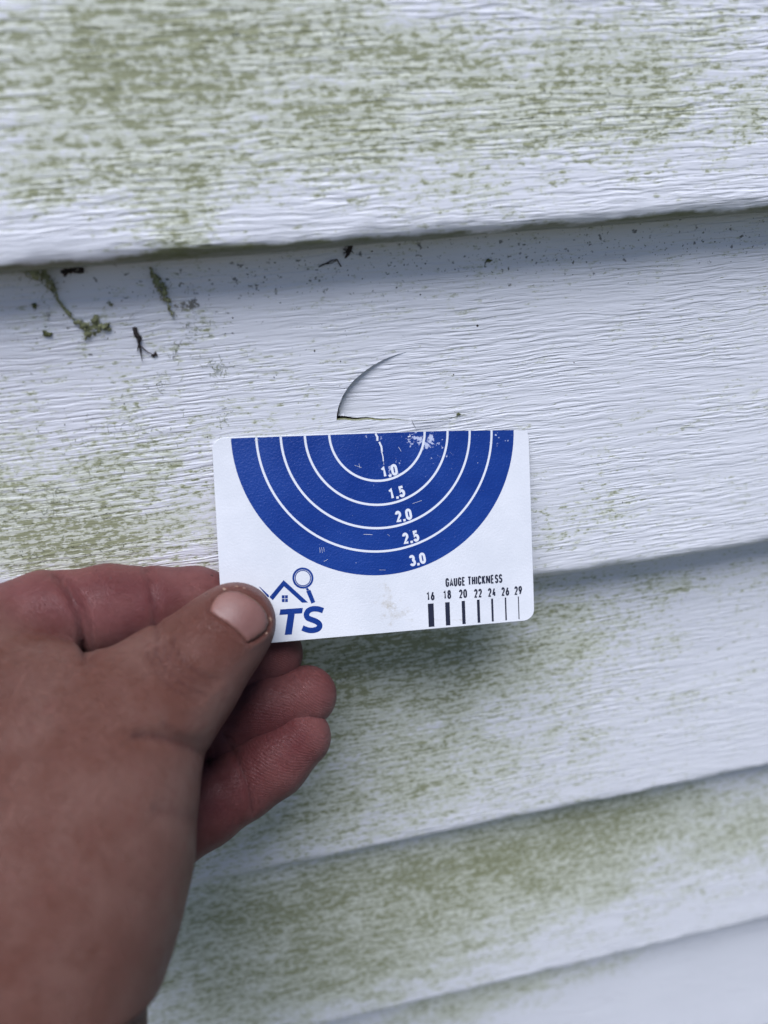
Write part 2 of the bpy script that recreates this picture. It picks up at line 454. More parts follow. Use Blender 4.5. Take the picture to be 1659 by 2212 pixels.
def make_board(k, fine, label, crack=False):
    bottomD = edge(k)
    if fine:
        xs = np.concatenate([np.linspace(-1500, -120, 24), np.arange(-100, 262, .9), np.linspace(290, 2000, 24)])
    else:
        xs = np.linspace(-1500, 2000, 90)
    pr = profile(k, fine)
    hs = np.array([p[0] for p in pr]); ys = np.array([p[1] for p in pr])
    Xg, Hg = np.meshgrid(xs, hs, indexing='ij')
    Yg = np.broadcast_to(ys, Xg.shape).copy()
    n_face = int(np.sum(ys <= ys[0] + 1e9)) and sum(1 for h in hs if h > 3.5 and h < 200)
    Zg = H0 - bottomD + Hg
    # slow oil canning of the thin vinyl
    Yg += vnoise(Xg / 90, Hg / 60, 20 + k, 2) * .5
    # lumpy nose where the embossing runs off the bend
    nose = np.exp(-(Hg / 4.5) ** 2)
    Yg += nose * (vnoise(Xg / 11, Hg / 2.6, 31 + k, 3) * 1.0 + vnoise(Xg / 3.2, Hg / 1.8, 41 + k, 2) * .5)
    Zg += nose * (vnoise(Xg / 16, Hg * 0 + .3, 51 + k, 3) * .6)
    nx, nh = Xg.shape
    V = np.stack([Xg, Yg, Zg], -1).reshape(-1, 3)
    alg = np.clip(density(ALG, k, Xg, Zg) * (1.12 if k == 0 else 1.12), 0, 1)
    if fine and k < 4: alg += .12 if k == 1 else .10
    dirt = np.clip(density(DRT, k, Xg, Zg), 0, 1)
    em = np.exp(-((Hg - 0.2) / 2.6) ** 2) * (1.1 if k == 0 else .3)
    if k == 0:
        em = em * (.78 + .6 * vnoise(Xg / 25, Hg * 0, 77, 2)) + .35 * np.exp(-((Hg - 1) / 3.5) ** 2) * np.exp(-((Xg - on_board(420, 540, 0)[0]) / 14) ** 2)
    # the back part of the nose is hidden return
    skip = None
    F_ = []
    if crack:
        a = on_board(727, 908, 1); b = on_board(880, 760, 1); c = on_board(890, 907, 1)
        hA = bottomD - (H0 - a[2]); hB = bottomD - (H0 - b[2]); hC = bottomD - (H0 - c[2])
        i0 = np.searchsorted(xs, min(a[0], b[0]) - 3); i1 = np.searchsorted(xs, max(b[0], c[0]) + 4)
        # hs descends
        j0 = int(np.sum(hs > hB + 3)) - 1; j1 = int(np.sum(hs > hA - 2.5))
        skip = (i0, i1, j0, j1)
    for i in range(nx - 1):
        for j in range(nh - 1):
            if skip and skip[0] <= i < skip[1] and skip[2] <= j < skip[3]: continue
            q = i * nh + j
            F_.append((q, q + 1, q + nh + 1, q + nh))
    A = [alg.reshape(-1), dirt.reshape(-1), em.reshape(-1)]
    if crack:
        i0, i1, j0, j1 = skip
        pts = []; idx = []
        for i in range(i0, i1 + 1):
            for j in range(j0, j1 + 1):
                pts.append((xs[i], hs[j])); idx.append(i * nh + j)
        nb = len(pts)
        def P2(px, py):
            w_ = on_board(px, py, 1); return (w_[0], bottomD - (H0 - w_[2]))
        arc_px = [(727, 908), (728, 893), (732, 876), (740, 856), (752, 836), (766, 820), (786, 803), (806, 789), (830, 776), (856, 766), (880, 760)]
        arc = []
        for s in range(len(arc_px) - 1):
            for t in np.linspace(0, 1, 4, endpoint=False):
                arc.append(P2(arc_px[s][0] * (1 - t) + arc_px[s + 1][0] * t, arc_px[s][1] * (1 - t) + arc_px[s + 1][1] * t))
        arc.append(P2(880, 760))
        bot = [P2(890 + (727 - 890) * t, 907 + (908 - 907) * t + (1.2 * math.sin(t * 19))) for t in np.linspace(0, 1, 18)][:-1]
        loop = arc + bot
        hinge_n = len(arc) - 1          # B index, C index = len(arc)
        B2, C2 = np.array(arc[-1]), np.array(bot[0])
        # drop grid points too near the crack (never the block rim)
        L_ = np.array(loop)
        keep = []
        for q, p_ in enumerate(pts):
            ii, jj = divmod(q, j1 - j0 + 1)
            rim = ii in (0, i1 - i0) or jj in (0, j1 - j0)
            if rim or np.min(np.hypot(L_[:, 0] - p_[0], L_[:, 1] - p_[1])) > .45: keep.append(q)
        cv = [Vector(pts[q]) for q in keep] + [Vector(p_) for p_ in loop]
        nk = len(keep)
        ed = [(nk + s, nk + s + 1) for s in range(len(loop) - 1)] + [(nk + len(loop) - 1, nk)]
        ov, oe, of, ovo, _, _ = delaunay_2d_cdt(cv, ed, [], 0, 1e-5)
        ov = np.array([tuple(p_) for p_ in ov])
        # polygon test
        def inside(p_):
            c_ = False; n_ = len(loop); jx = n_ - 1
            for q in range(n_):
                (x1, y1), (x2, y2) = loop[q], loop[jx]
                if (y1 > p_[1]) != (y2 > p_[1]) and p_[0] < (x2 - x1) * (p_[1] - y1) / (y2 - y1) + x1: c_ = not c_
                jx = q
            return c_
        gmap = {}
        newV = []; newA = []
        base = len(V)
        def samp(p_):
            # surface y at any (x,h) of the block: same formula as the grid
            x_, h_ = np.array([[p_[0]]]), np.array([[p_[1]]])
            y_ = LIP * h_ / PITCH + vnoise(x_ / 90, h_ / 60, 20 + k, 2) * .5
            ns = np.exp(-(h_ / 4.5) ** 2)
            y_ = y_ + ns * (vnoise(x_ / 11, h_ / 2.6, 31 + k, 3) * 1.0 + vnoise(x_ / 3.2, h_ / 1.8, 41 + k, 2) * .5)
            return float(y_[0, 0])
        kinds = {}
        loop_ids = {}
        for q, orig in enumerate(ovo):
            for o_ in orig:
                if o_ >= nk: loop_ids[q] = o_ - nk
                elif q not in gmap:
                    gmap[q] = idx[keep[o_]]
        def vid(q):
            if q in gmap and q not in loop_ids: return gmap[q]
            key = ('m', q)
            if key not in kinds:
                p_ = ov[q]; kinds[key] = base + len(newV)
                newV.append((p_[0], samp(p_), H0 - bottomD + p_[1])); newA.append((0.05, .2, 0))
            return kinds[key]
        hd = C2 - B2; hl = np.hypot(*hd); hn = np.array([hd[1], -hd[0]]) / hl
        if (np.array(arc[0]) - B2) @ hn < 0: hn = -hn
        maxd = (np.array(arc[0]) - B2) @ hn
        hinge_ids = {len(arc) - 1, len(arc)}
        def vflap(q):
            if q in loop_ids and loop_ids[q] in hinge_ids: return vid(q)
            p_ = ov[q]
            key = ('f', q)
            if key not in kinds:
                d_ = max(0.0, (p_ - B2) @ hn / maxd)
                kinds[key] = base + len(newV)
                up = 0.0
                li = loop_ids.get(q)
                if li is not None and (li > len(arc) or li == 0): up = .05 + .30 * d_
                dx_ = .75 * d_ ** .7 if (li is not None and li < len(arc)) else 0.0
                newV.append((p_[0] + dx_, samp(p_) + .05 + 2.2 * d_ ** 1.15, H0 - bottomD + p_[1] + up)); newA.append((0.05, .2, 0))
            return kinds[key]
        for f_ in of:
            cen = ov[list(f_)].mean(0)
            ids = [vflap(q) if inside(cen) else vid(q) for q in f_]
            F_.append(tuple(ids))
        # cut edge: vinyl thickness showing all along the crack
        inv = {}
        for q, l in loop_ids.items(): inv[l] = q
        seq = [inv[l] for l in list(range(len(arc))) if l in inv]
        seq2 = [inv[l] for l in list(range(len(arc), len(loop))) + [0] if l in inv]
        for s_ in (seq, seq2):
            gap_shade = 1.0 if s_ is seq2 else .25  # gap darkness painted on the cut faces, strongest along the lower split
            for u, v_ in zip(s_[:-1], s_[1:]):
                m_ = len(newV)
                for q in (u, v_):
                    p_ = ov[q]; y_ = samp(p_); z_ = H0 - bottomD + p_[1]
                    newV.append((p_[0], y_, z_)); newA.append((.5, .8, gap_shade))
                    newV.append((p_[0], y_ + 1.2, z_)); newA.append((.5, .8, gap_shade))
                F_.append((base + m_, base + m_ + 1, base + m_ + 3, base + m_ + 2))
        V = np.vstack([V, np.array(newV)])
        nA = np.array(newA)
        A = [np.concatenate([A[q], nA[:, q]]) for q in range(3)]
    o = mesh_obj('siding_board', V, F_, M_SIDE, wall, attrs={'algae': A[0], 'dirt': A[1], 'moss_gap_shade': A[2]})
    if label: o['label'] = label
    return o


for k in range(-14, 0):
    make_board(k, False, None)
make_board(0, True, 'top board heavily stained with green algae')
make_board(1, True, 'cleaner board with a curved crack above the card', crack=True)
make_board(2, True, 'board below the card, algae on its left half')
make_board(3, True, 'evenly mottled green board, second from the bottom')
make_board(4, True, 'lowest bluish board, nearly clean')
v, f = box(-1500, 2000, LIP + 5, LIP + 9, H0 - edge(4) + 4, H0 - EDGE0 + 15 * PITCH)
mesh_obj('sheathing', v, f, M_HOUSE, wall, smooth=False)
v, f = box(-1500, 2000, LIP + 12, 200, -60, H0 - edge(4) + 2)
mesh_obj('foundation', v, f, M_FOUND, wall, smooth=False)


# ------------------------------------------------------------------ card
C_T = np.array([-43.84886572, -18.83441212, 195.40702577])
C_R1 = np.array([0.98057928, -0.05484269, 0.19702088]); C_R1 /= np.linalg.norm(C_R1)
C_R2 = np.array([0.03070432, 0.99599965, 0.06071998]); C_R2 -= C_R1 * (C_R1 @ C_R2); C_R2 /= np.linalg.norm(C_R2)
C_N = np.cross(C_R1, C_R2)          # away from the camera
HM = np.array([[9.16645866, .518591401, 457], [.649240913, 8.80477918, 946], [1.00825894e-3, 3.10735913e-4, 1]])
HI = np.linalg.inv(HM)


def cm(u, v, lift=0.0):
    u = np.asarray(u, float); v = np.asarray(v, float)
    p = C_T + u[..., None] * C_R1 + v[..., None] * C_R2 - C_N * lift
    return w_from_cam(p)


def uv(px, py):
    q = HI @ np.array([px, py, 1.0]); return q[0] / q[2], q[1] / q[2]


def zuv(x, y):      # coordinates of an enlarged crop -> card mm
    return uv(431.3 + .24 * x, 895.8 + .24 * y)


card = empty('gauge_card', 'white plastic pocket card with blue half target held against the siding', 'card',
             tuple(cm(42.8, 27) / 1000))


def card_obj(name, V, F_, mat, label=None, attrs=None, smooth=False):
    o = mesh_obj(name, V, F_, mat, card, smooth=smooth, origin=cm(42.8, 27), attrs=attrs)
    if label: o['label'] = label
    return o


# slab with rounded corners, small bevel
W_, H_, R_, T_ = 85.6, 54.0, 3.2, .76
def rr(inset):
    out = []
    r = R_ - inset
    for (cx, cy, a0) in ((R_, R_, 180), (W_ - R_, R_, 270), (W_ - R_, H_ - R_, 0), (R_, H_ - R_, 90)):
        for a in np.linspace(a0, a0 + 90, 9):
            out.append((cx + r * math.cos(math.radians(a)), cy + r * math.sin(math.radians(a))))
    return out
rings = [(rr(.12), 0), (rr(0), -.1), (rr(0), -T_ + .1), (rr(.12), -T_)]
V = []; F_ = []; n_ = 36
for r_, l_ in rings:
    a_ = np.array(r_); V.append(cm(a_[:, 0], a_[:, 1], l_))
V = np.vstack(V)
for s in range(3):
    for q in range(n_):
        F_.append((s * n_ + q, s * n_ + (q + 1) % n_, (s + 1) * n_ + (q + 1) % n_, (s + 1) * n_ + q))
F_.append(tuple(range(3 * n_, 4 * n_)))
# front face as a grid so that the smudge density can live on it
inner = rr(.12)
gpts = [Vector(p_) for p_ in inner]
ed = [(q, (q + 1) % n_) for q in range(n_)]
for uu in np.arange(2.5, 84, 2.0):
    for vv in np.arange(2.5, 52.5, 2.0): gpts.append(Vector((uu, vv)))
ov, oe, of, ovo, _, _ = delaunay_2d_cdt(gpts, ed, [(tuple(range(n_)))], 1, 1e-5)
ov = np.array([tuple(p_) for p_ in ov])
b_ = len(V); V = np.vstack([V, cm(ov[:, 0], ov[:, 1], 0)])
F_ += [tuple(b_ + q for q in f_) for f_ in of]
sm = np.zeros(len(V))
for (px, py, r_, a_) in ((828, 1280, 3.0, 1.0), (838, 1320, 4.0, .8), (850, 1345, 4, .6), (1120, 985, 3, .25), (1148, 960, 3, .3), (470, 950, 3, .25)):
    c_ = uv(px, py)
    d_ = np.hypot(ov[:, 0] - c_[0], ov[:, 1] - c_[1]); sm[b_:] += a_ * np.exp(-(d_ / r_) ** 2)
card_obj('card_body', V, F_, M_CW, attrs={'smudge': sm})

# blue half disc
CU, CR = 43.0, 38.2
V = []; F_ = []; wr = []
nr, na = 40, 128
rad = np.linspace(0, CR, nr + 1)[1:]
ang = np.linspace(0, math.pi, na + 1)
def wear(u, v):
    s = 0
    for (px, py, r_, a_) in ((897, 948, 3.4, 1.0), (850, 1015, 2.2, 1.15), (925, 945, 2.2, 1.0), (1080, 945, 4, .55), (950, 965, 4, .6), (815, 940, 3, .5), (640, 945, 8, .2), (760, 1225, 3, .3)):
        c_ = uv(px, py); s += a_ * math.exp(-((u - c_[0]) ** 2 + (v - c_[1]) ** 2) / r_ ** 2)
    return s
pts2 = [(CU, .28)]
for r_ in rad:
    for a_ in ang:
        j_ = .28 + .10 * (vnoise(np.array([r_ * math.cos(a_) * 3]), np.array([0.]), 5, 2)[0]) if a_ in (ang[0], ang[-1]) else 0
        pts2.append((CU + r_ * math.cos(a_), max(.28, r_ * math.sin(a_)) + (j_ - .28 if j_ else 0)))
for q in range(na): F_.append((0, 1 + q + 1, 1 + q))
for s in range(nr - 1):
    for q in range(na):
        a0 = 1 + s * (na + 1) + q; F_.append((a0, a0 + 1, a0 + na + 2, a0 + na + 1))
pts2 = np.array(pts2)
card_obj('blue_half_disc', cm(pts2[:, 0], pts2[:, 1], .03), F_, M_CB, attrs={'wear': [wear(*p_) for p_ in pts2]})
for r_ in (12.9, 19.3, 25.55, 31.8):
    V = []; F_ = []
    a0 = math.asin(.3 / r_)
    aa = np.linspace(a0, math.pi - a0, 90)
    for a_ in aa:
        for rr_ in (r_ - .3, r_ + .3): V.append((CU + rr_ * math.cos(a_), rr_ * math.sin(a_)))
    V = np.array(V)
    for q in range(len(aa) - 1): F_.append((2 * q, 2 * q + 1, 2 * q + 3, 2 * q + 2))
    card_obj('ring_line', cm(V[:, 0], V[:, 1], .06), F_, M_PW)


# stroke lettering
def ell(cx, cy, rx, ry, a0, a1, n=12):
    return [(cx + rx * math.cos(math.radians(a)), cy + ry * math.sin(math.radians(a))) for a in np.linspace(a0, a1, n)]


G = {
    '0': [ell(.5, .7, .5, .3, 0, 180) + ell(.5, .3, .5, .3, 180, 360) + [(1, .7)]],
    '1': [[(.1, .78), (.62, .99), (.62, 0)]],
    '2': [ell(.5, .70, .48, .30, 168, -22) + [(.05, 0), (1, 0)]],
    '3': [ell(.47, .76, .44, .24, 160, -80) + [(.42, .52)], ell(.47, .27, .53, .27, 84, -160)],
    '4': [[(.66, 1), (.02, .24), (1.05, .24)], [(.72, .55), (.72, 0)]],
    '5': [[(.95, 1), (.16, 1), (.10, .52)] + ell(.47, .31, .53, .31, 118, -158)],
    '6': [[(.72, 1), (.12, .45)] + ell(.5, .29, .5, .29, 150, -210, 20)],
    '8': [ell(.5, .76, .42, .24, 0, 360, 20), ell(.5, .27, .5, .27, 0, 360, 20)],
    '9': [[(.28, 0), (.88, .55)] + ell(.5, .71, .5, .29, -30, 330, 20)],
    'G': [ell(.5, .72, .5, .28, 5, 180) + ell(.5, .28, .5, .28, 180, 360) + [(1, .47), (.55, .47)]],
    'A': [[(-.08, 0), (.5, 1), (1.08, 0)], [(.12, .26), (.88, .26)]],
    'U': [[(0, 1)] + ell(.5, .28, .5, .28, 180, 360) + [(1, 1)]],
    'E': [[(.9, 1), (0, 1), (0, 0), (.9, 0)], [(0, .52), (.8, .52)]],
    'T': [[(-.1, 1), (1.1, 1)], [(.5, 1), (.5, 0)]],
    'H': [[(0, 0), (0, 1)], [(1, 0), (1, 1)], [(0, .52), (1, .52)]],
    'I': [[(.5, -.0), (.5, 1)]],
    'C': [ell(.5, .72, .5, .28, 5, 180) + ell(.5, .28, .5, .28, 180, 355)],
    'K': [[(0, 0), (0, 1)], [(1, 1.02), (.0, .38)], [(.32, .58), (1.05, -.02)]],
    'N': [[(0, 0), (0, 1)], [(1, 0), (1, 1)], [(.05, 1), (.95, 0)]],
    'S': [ell(.5, .76, .48, .24, 12, 262) + ell(.5, .26, .5, .26, 82, -165)],
    '.': [[(0, -.02), (0, .10)]],
}


def ribbon(pts, wd, off):
    """mitred ribbon in the plane; returns verts, faces"""
    P = [np.array(p, float) for p in pts]
    Q = [P[0]]
    for p in P[1:]:
        if np.hypot(*(p - Q[-1])) > 1e-4: Q.append(p)
    P = Q; n = len(P); V = []
    for i in range(n):
        a = P[i] - P[i - 1] if i else P[1] - P[0]
        b = P[i + 1] - P[i] if i < n - 1 else P[-1] - P[-2]
        a = a / np.hypot(*a); b = b / np.hypot(*b)
        t = a + b; t = t / max(1e-6, np.hypot(*t)); nn = np.array([-t[1], t[0]])
        c = max(.80, abs(nn @ np.array([-a[1], a[0]])))
        V += [P[i] + nn * wd / 2 / c, P[i] - nn * wd / 2 / c]
    F_ = [(2 * i, 2 * i + 1, 2 * i + 3, 2 * i + 2) for i in range(n - 1)]
    return V, F_, [off] * len(V)


def text_on_card(name, s, u, v, h, w, stroke, gap, rot, mat, lift=.06, skew=0.0, label=None):
    """s centred on (u,v) mm; h cap height, w centre-line width, all mm"""
    adv = []; x = 0
    for ch in s:
        cw = 0 if ch in 'I' else (0 if ch == '.' else (w * 1.4 if ch == 'N' else w))
        if ch == ' ': x += w * .55 + gap; continue
        adv.append((ch, x, cw)); x += cw + stroke + gap
    tot = x - gap - stroke
    V = []; F_ = []; L_ = []
    ca, sa = math.cos(rot), math.sin(rot)
    k_ = 0
    for ch, x0, cw in adv:
        for st in G[ch]:
            pts = []
            for (a, b) in st:
                xx = x0 + (a * cw if cw else (a - .5) * w * (1 if ch == 'I' else 0)) - tot / 2
                yy = stroke / 2 + b * (h - stroke) - h / 2
                if ch == '.': yy = b * stroke * 8 - h / 2
                if ch in '.': xx = x0 - tot / 2
                if len(st) == 2 and ch in 'AHKTINE1' and False: pass
                xx += skew * yy
                pts.append((xx, yy))
            # extend free ends of straight uprights to full height
            v_, f_, l_ = ribbon(pts, stroke, lift + .006 * (k_ % 3)); k_ += 1
            b_ = len(V)
            for p_ in v_: V.append((u + p_[0] * ca - p_[1] * sa, v - (p_[0] * sa + p_[1] * ca)))
            F_ += [tuple(b_ + q for q in g) for g in f_]; L_ += l_
    V = np.array(V)
    W3 = np.stack([cm(V[i, 0], V[i, 1], L_[i]) for i in range(len(V))])
    return card_obj(name, W3, F_, mat, label)


for s, (px, py) in (('1.0', (840, 1017)), ('1.5', (855.5, 1064)), ('2.0', (870, 1113)), ('2.5', (885, 1160)), ('3.0', (899, 1208))):
    u_, v_ = uv(px, py)
    text_on_card('printed_number', s, u_, v_, 3.1, 1.06, .68, .22, math.radians(9), M_PW)
u_, v_ = uv(1021, 1253.5)
text_on_card('printed_heading', 'GAUGE THICKNESS', u_, v_, 2.45, .60, .42, .15, 0.0, M_PB)
for s, px, py, wd in (('16', 926, 1287, 1.62), ('18', 962, 1284, 1.27), ('20', 996.5, 1282, .95), ('22', 1029, 1281, .78), ('24', 1059, 1279, .58), ('26', 1088, 1277, .42), ('29', 1116, 1275, .27)):
    u_, v_ = uv(px, py)
    text_on_card('gauge_number', s, u_, v_, 2.45, .64, .44, .16, 0.0, M_PB)
    a_ = [(u_ - wd / 2, 46.95), (u_ + wd / 2, 46.95), (u_ + wd / 2, 53.35), (u_ - wd / 2, 53.35)]
    a_ = np.array(a_)
    card_obj('gauge_bar', cm(a_[:, 0], a_[:, 1], .05), [(0, 1, 2, 3)], M_PB)


def poly_on_card(name, loops, mat, lift):
    V = []; F_ = []
    for lp in loops:
        p2 = [Vector(zuv(*q)) for q in lp]
        n_ = len(p2)
        ov, oe, of, *_ = delaunay_2d_cdt(p2, [(q, (q + 1) % n_) for q in range(n_)], [tuple(range(n_))], 1, 1e-6)
        b_ = len(V); V += [tuple(q) for q in ov]; F_ += [tuple(b_ + i for i in g) for g in of]
    V = np.array(V)
    return card_obj(name, cm(V[:, 0], V[:, 1], lift), F_, mat)


poly_on_card('logo_roof', [[(740, 1487), (957, 1688), (905, 1691), (743, 1543), (640, 1668), (610, 1640)],
                           [(516, 1546), (530, 1552), (606, 1624), (607, 1640), (595, 1640)]], M_CB, .035)
poly_on_card('logo_window', [[(a, b), (a + 25, b - 1), (a + 25, b + 27), (a, b + 28)] for a in (722, 751) for b in (1624, 1657)], M_CB, .035)


def annulus(c, r0, r1):
    V = []
    for a in np.linspace(0, 2 * math.pi, 48, endpoint=False):
        V += [(c[0] + r0 * math.cos(a), c[1] + r0 * math.sin(a)), (c[0] + r1 * math.cos(a), c[1] + r1 * math.sin(a))]
    return V, [(2 * q, 2 * q + 1, (2 * q + 3) % 96, (2 * q + 2) % 96) for q in range(48)]


V = []; F_ = []
for r0, r1 in ((77, 95), (65, 73)):
    v_, f_ = annulus((914, 1469), r0, r1); b_ = len(V)
    V += [zuv(*q) for q in v_]; F_ += [tuple(b_ + i for i in g) for g in f_]
V = np.array(V); card_obj('logo_magnifier', cm(V[:, 0], V[:, 1], .035), F_, M_CB)
poly_on_card('logo_magnifier_handle', [[(938, 1564), (958, 1557), (970, 1576), (948, 1583)], [(943, 1588), (980, 1574), (1023, 1685), (988, 1699)]], M_CB, .035)
poly_on_card('logo_letter_t', [[(707, 1751), (911, 1737), (903, 1786), (836, 1791), (808, 1976), (743, 1981), (774, 1796), (698, 1801)]], M_CB, .035)
# S as a heavy stroke along a Catmull-Rom path
sp = [(1093, 1762), (1050, 1748), (1003, 1746), (962, 1762), (942, 1795), (952, 1826), (985, 1842), (1025, 1857), (1055, 1880), (1058, 1908), (1035, 1930), (990, 1940), (945, 1934), (904, 1918)]
cr = []
for i in range(len(sp) - 1):
    p0, p1, p2, p3 = [np.array(sp[max(0, min(len(sp) - 1, i + d))], float) for d in (-1, 0, 1, 2)]
    for t in np.linspace(0, 1, 5, endpoint=False):
        cr.append(tuple(.5 * (2 * p1 + (p2 - p0) * t + (2 * p0 - 5 * p1 + 4 * p2 - p3) * t * t + (3 * p1 - p0 - 3 * p2 + p3) * t ** 3)))
cr.append(sp[-1])
v_, f_, l_ = ribbon(cr, 50, 0)
V = np.array([zuv(*q) for q in v_]); card_obj('logo_letter_s', cm(V[:, 0], V[:, 1], .035), f_, M_CB)

# scratches through the blue print
def scratch(lp):
    V = np.array([zuv(*q) for q in lp]); return V
V = []; F_ = []
for (x0, y0, x1, y1, wd) in ((1584, 170, 1600, 235, 20), (1617, 245, 1640, 335, 18), (1636, 330, 1652, 420, 10), (1652, 430, 1656, 450, 6),
                             (1390, 455, 1455, 475, 5), (1430, 440, 1440, 480, 5), (810, 535, 835, 560, 6), (1068, 1195, 1072, 1240, 6),
                             (1085, 1190, 1092, 1242, 5), (1105, 1192, 1108, 1232, 5), (1465, 1075, 1545, 1078, 7), (365, 650, 388, 653, 5),
                             (1105, 1320, 1140, 1300, 6), (1600, 1395, 1659, 1397, 4), (492, 232, 540, 226, 4), (1680, 1075, 1700, 1090, 4),
                             (1910, 800, 1995, 770, 5), (1790, 290, 1812, 330, 7), (1875, 200, 1900, 190, 10)):
    wd = wd * (.9 if wd > 9 else .45)
    v_, f_, l_ = ribbon([(x0, y0), ((x0 + x1) / 2 + wd * .5, (y0 + y1) / 2), (x1, y1)], wd, 0)
    b_ = len(V); V += [zuv(*q) for q in v_]; F_ += [tuple(b_ + i for i in g) for g in f_]
V = np.array(V); card_obj('scratch_marks', cm(V[:, 0], V[:, 1], .095), F_, M_PW, label='fine white scratches through the blue print')


# ------------------------------------------------------------------ hand (one continuous surface)
def J(px, py, d, r):
    return (at_depth(px, py, d), float(r))


CH = {
    'index': [J(-95, 1470, 184, 14.5), J(25, 1372, 191, 12.6), J(100, 1338, 193, 12.0), J(155, 1330, 194, 11.0), J(235, 1320, 196.5, 11.7), J(325, 1312, 200, 10.4), J(420, 1312, 205.5, 10.6), J(520, 1325, 210.5, 8.8)],
    'middle': [J(20, 1560, 196, 13), J(250, 1545, 211, 10.8), J(430, 1478, 214, 9.8), J(515, 1442, 213.5, 9.7), J(585, 1413, 213.5, 8.9)],
    'ring': [J(80, 1700, 192, 13), J(320, 1625, 206, 10.6), J(410, 1588, 209, 10.2), J(470, 1572, 210, 9.5), J(570, 1530, 210.5, 9.6), J(662, 1503, 211, 8.3)],
    'pinky': [J(150, 1850, 186, 13), J(360, 1785, 199, 11.0), J(440, 1738, 202, 10.7), J(525, 1690, 204.5, 9.4), J(590, 1645, 206, 9.3), J(651, 1593, 207.5, 8.0)],
}
THUMB = [J(508, 1345, 188.5, 9.9), J(470, 1384, 187, 10.7), J(425, 1432, 184.5, 11.0), J(392, 1470, 182, 12.0), J(336, 1525, 178, 12.6), J(262, 1605, 173, 14.2), J(228, 1690, 169, 16.5)]
PALM = [
    [J(228, 1690, 169, 16.5), J(186, 1785, 163, 20.8), J(112, 1890, 158, 25.0), J(-8, 2030, 152, 28.0), J(-112, 2175, 146, 29.0)],
    [J(348, 1436, 181.5, 7.6), J(392, 1476, 181, 10.5)],
    [J(235, 1660, 171, 15), J(190, 1590, 174, 14.4), J(90, 1530, 177, 14.0), J(-40, 1455, 180, 13.5)],
    [J(150, 1790, 170, 19), J(0, 1700, 176, 22), J(-160, 1600, 180, 20)],
    [J(60, 1990, 160, 27), J(-120, 1850, 172, 26), J(-260, 1700, 180, 20)],
    [J(-40, 2120, 158, 27), J(-200, 2050, 172, 25)],
    [J(-112, 2175, 146, 29.0), J(-84, 2370, 142, 29.0), J(-90, 2700, 132, 31)],
    [J(-200, 2050, 172, 24), J(-150, 2350, 152, 25)],
]
# forearm running back and down to the photographer's elbow
wr0 = at_depth(-90, 2700, 132); el0 = wr0 + np.array([-95.0, -165.0, -35.0])
PALM.append([(wr0, 31.0), (wr0 * .5 + el0 * .5, 38.0), (el0, 42.0)])


def seg(P, a, b, ra, rb):
    ab = b - a
    t = np.clip(((P - a) @ ab) / (ab @ ab), 0, 1)
    q = P - a - t[:, None] * ab
    return np.sqrt(np.einsum('ij,ij->i', q, q)) - (ra + (rb - ra) * t)


def smin(a, b, k):
    h = np.clip(.5 + .5 * (b - a) / k, 0, 1)
    return b * (1 - h) + a * h - k * h * (1 - h)


def chain(P, js, k=3.0):
    d = None
    for (a, ra), (b, rb) in zip(js[:-1], js[1:]):
        s = seg(P, a, b, ra, rb)
        d = s if d is None else smin(d, s, k)
    return d


# creases are planes through two sight points, cutting only near a point
CREASES = []


def crease(p1, p2, depth, half, wd, dep, bow=0.0):
    a = at_depth(*p1, depth); b = at_depth(*p2, depth)
    mid = (a + b) / 2; view = mid - CAMW; view /= np.linalg.norm(view)
    t = (b - a); t /= np.linalg.norm(t)
    n = np.cross(view, t); n /= np.linalg.norm(n)
    CREASES.append((mid, n, t, np.linalg.norm(b - a) / 2 * half, wd, dep, bow, view))


crease((118, 1240), (182, 1420), 183, 1.0, 1.1, 1.6, -2.0)       # index, big joint
crease((132, 1240), (200, 1420), 183, 1.0, .7, .5, -2.0)
crease((312, 1228), (336, 1365), 189, 1.0, .8, .75, -.6)         # index, last joint
crease((322, 1228), (346, 1365), 189, 1.0, .6, .3, -.6)
crease((491, 1600), (548, 1752), 195, 1.0, .8, .8, -1.0)         # little finger
crease((432, 1560), (452, 1650), 200, 1.0, .8, .7, 0)            # ring finger
crease((452, 1560), (470, 1640), 200, 1.0, .6, .35, 0)
crease((300, 1590), (436, 1634), 160, 1.0, 1.4, 1.3, -1.2)       # root of the thumb
crease((352, 1560), (440, 1600), 164, .9, 1.5, .4, 1.0)
crease((330, 1745), (430, 1770), 155, .8, 2.2, .35, 0)
for q_ in range(4):                                              # back of the thumb joint
    o_ = q_ * 17 - 24
    crease((335 + o_, 1392 - o_ * .55), (452 + o_ * .8, 1500 - o_ * .9), 172, .85, .95, .55 + .15 * (q_ % 2), 1.6)
crease((250, 2250), (330, 2175), 150, 1.0, 3.0, 2.2, 0)


NAIL_PX = [(453, 1320), (459, 1302), (469, 1288), (482, 1280), (498, 1276.5), (514, 1278), (532, 1285), (550, 1296), (565, 1309), (576, 1326), (580, 1344), (575, 1360), (563, 1372), (549, 1381), (535, 1388),
           (528, 1379), (519, 1369), (506, 1357), (492, 1347), (478, 1338), (464, 1329)]


def project(P):
    q = P - CAMW
    X = q @ right; Y = q @ down; Z = q @ fwd
    return CX + F * X / Z, CY + F * Y / Z, Z


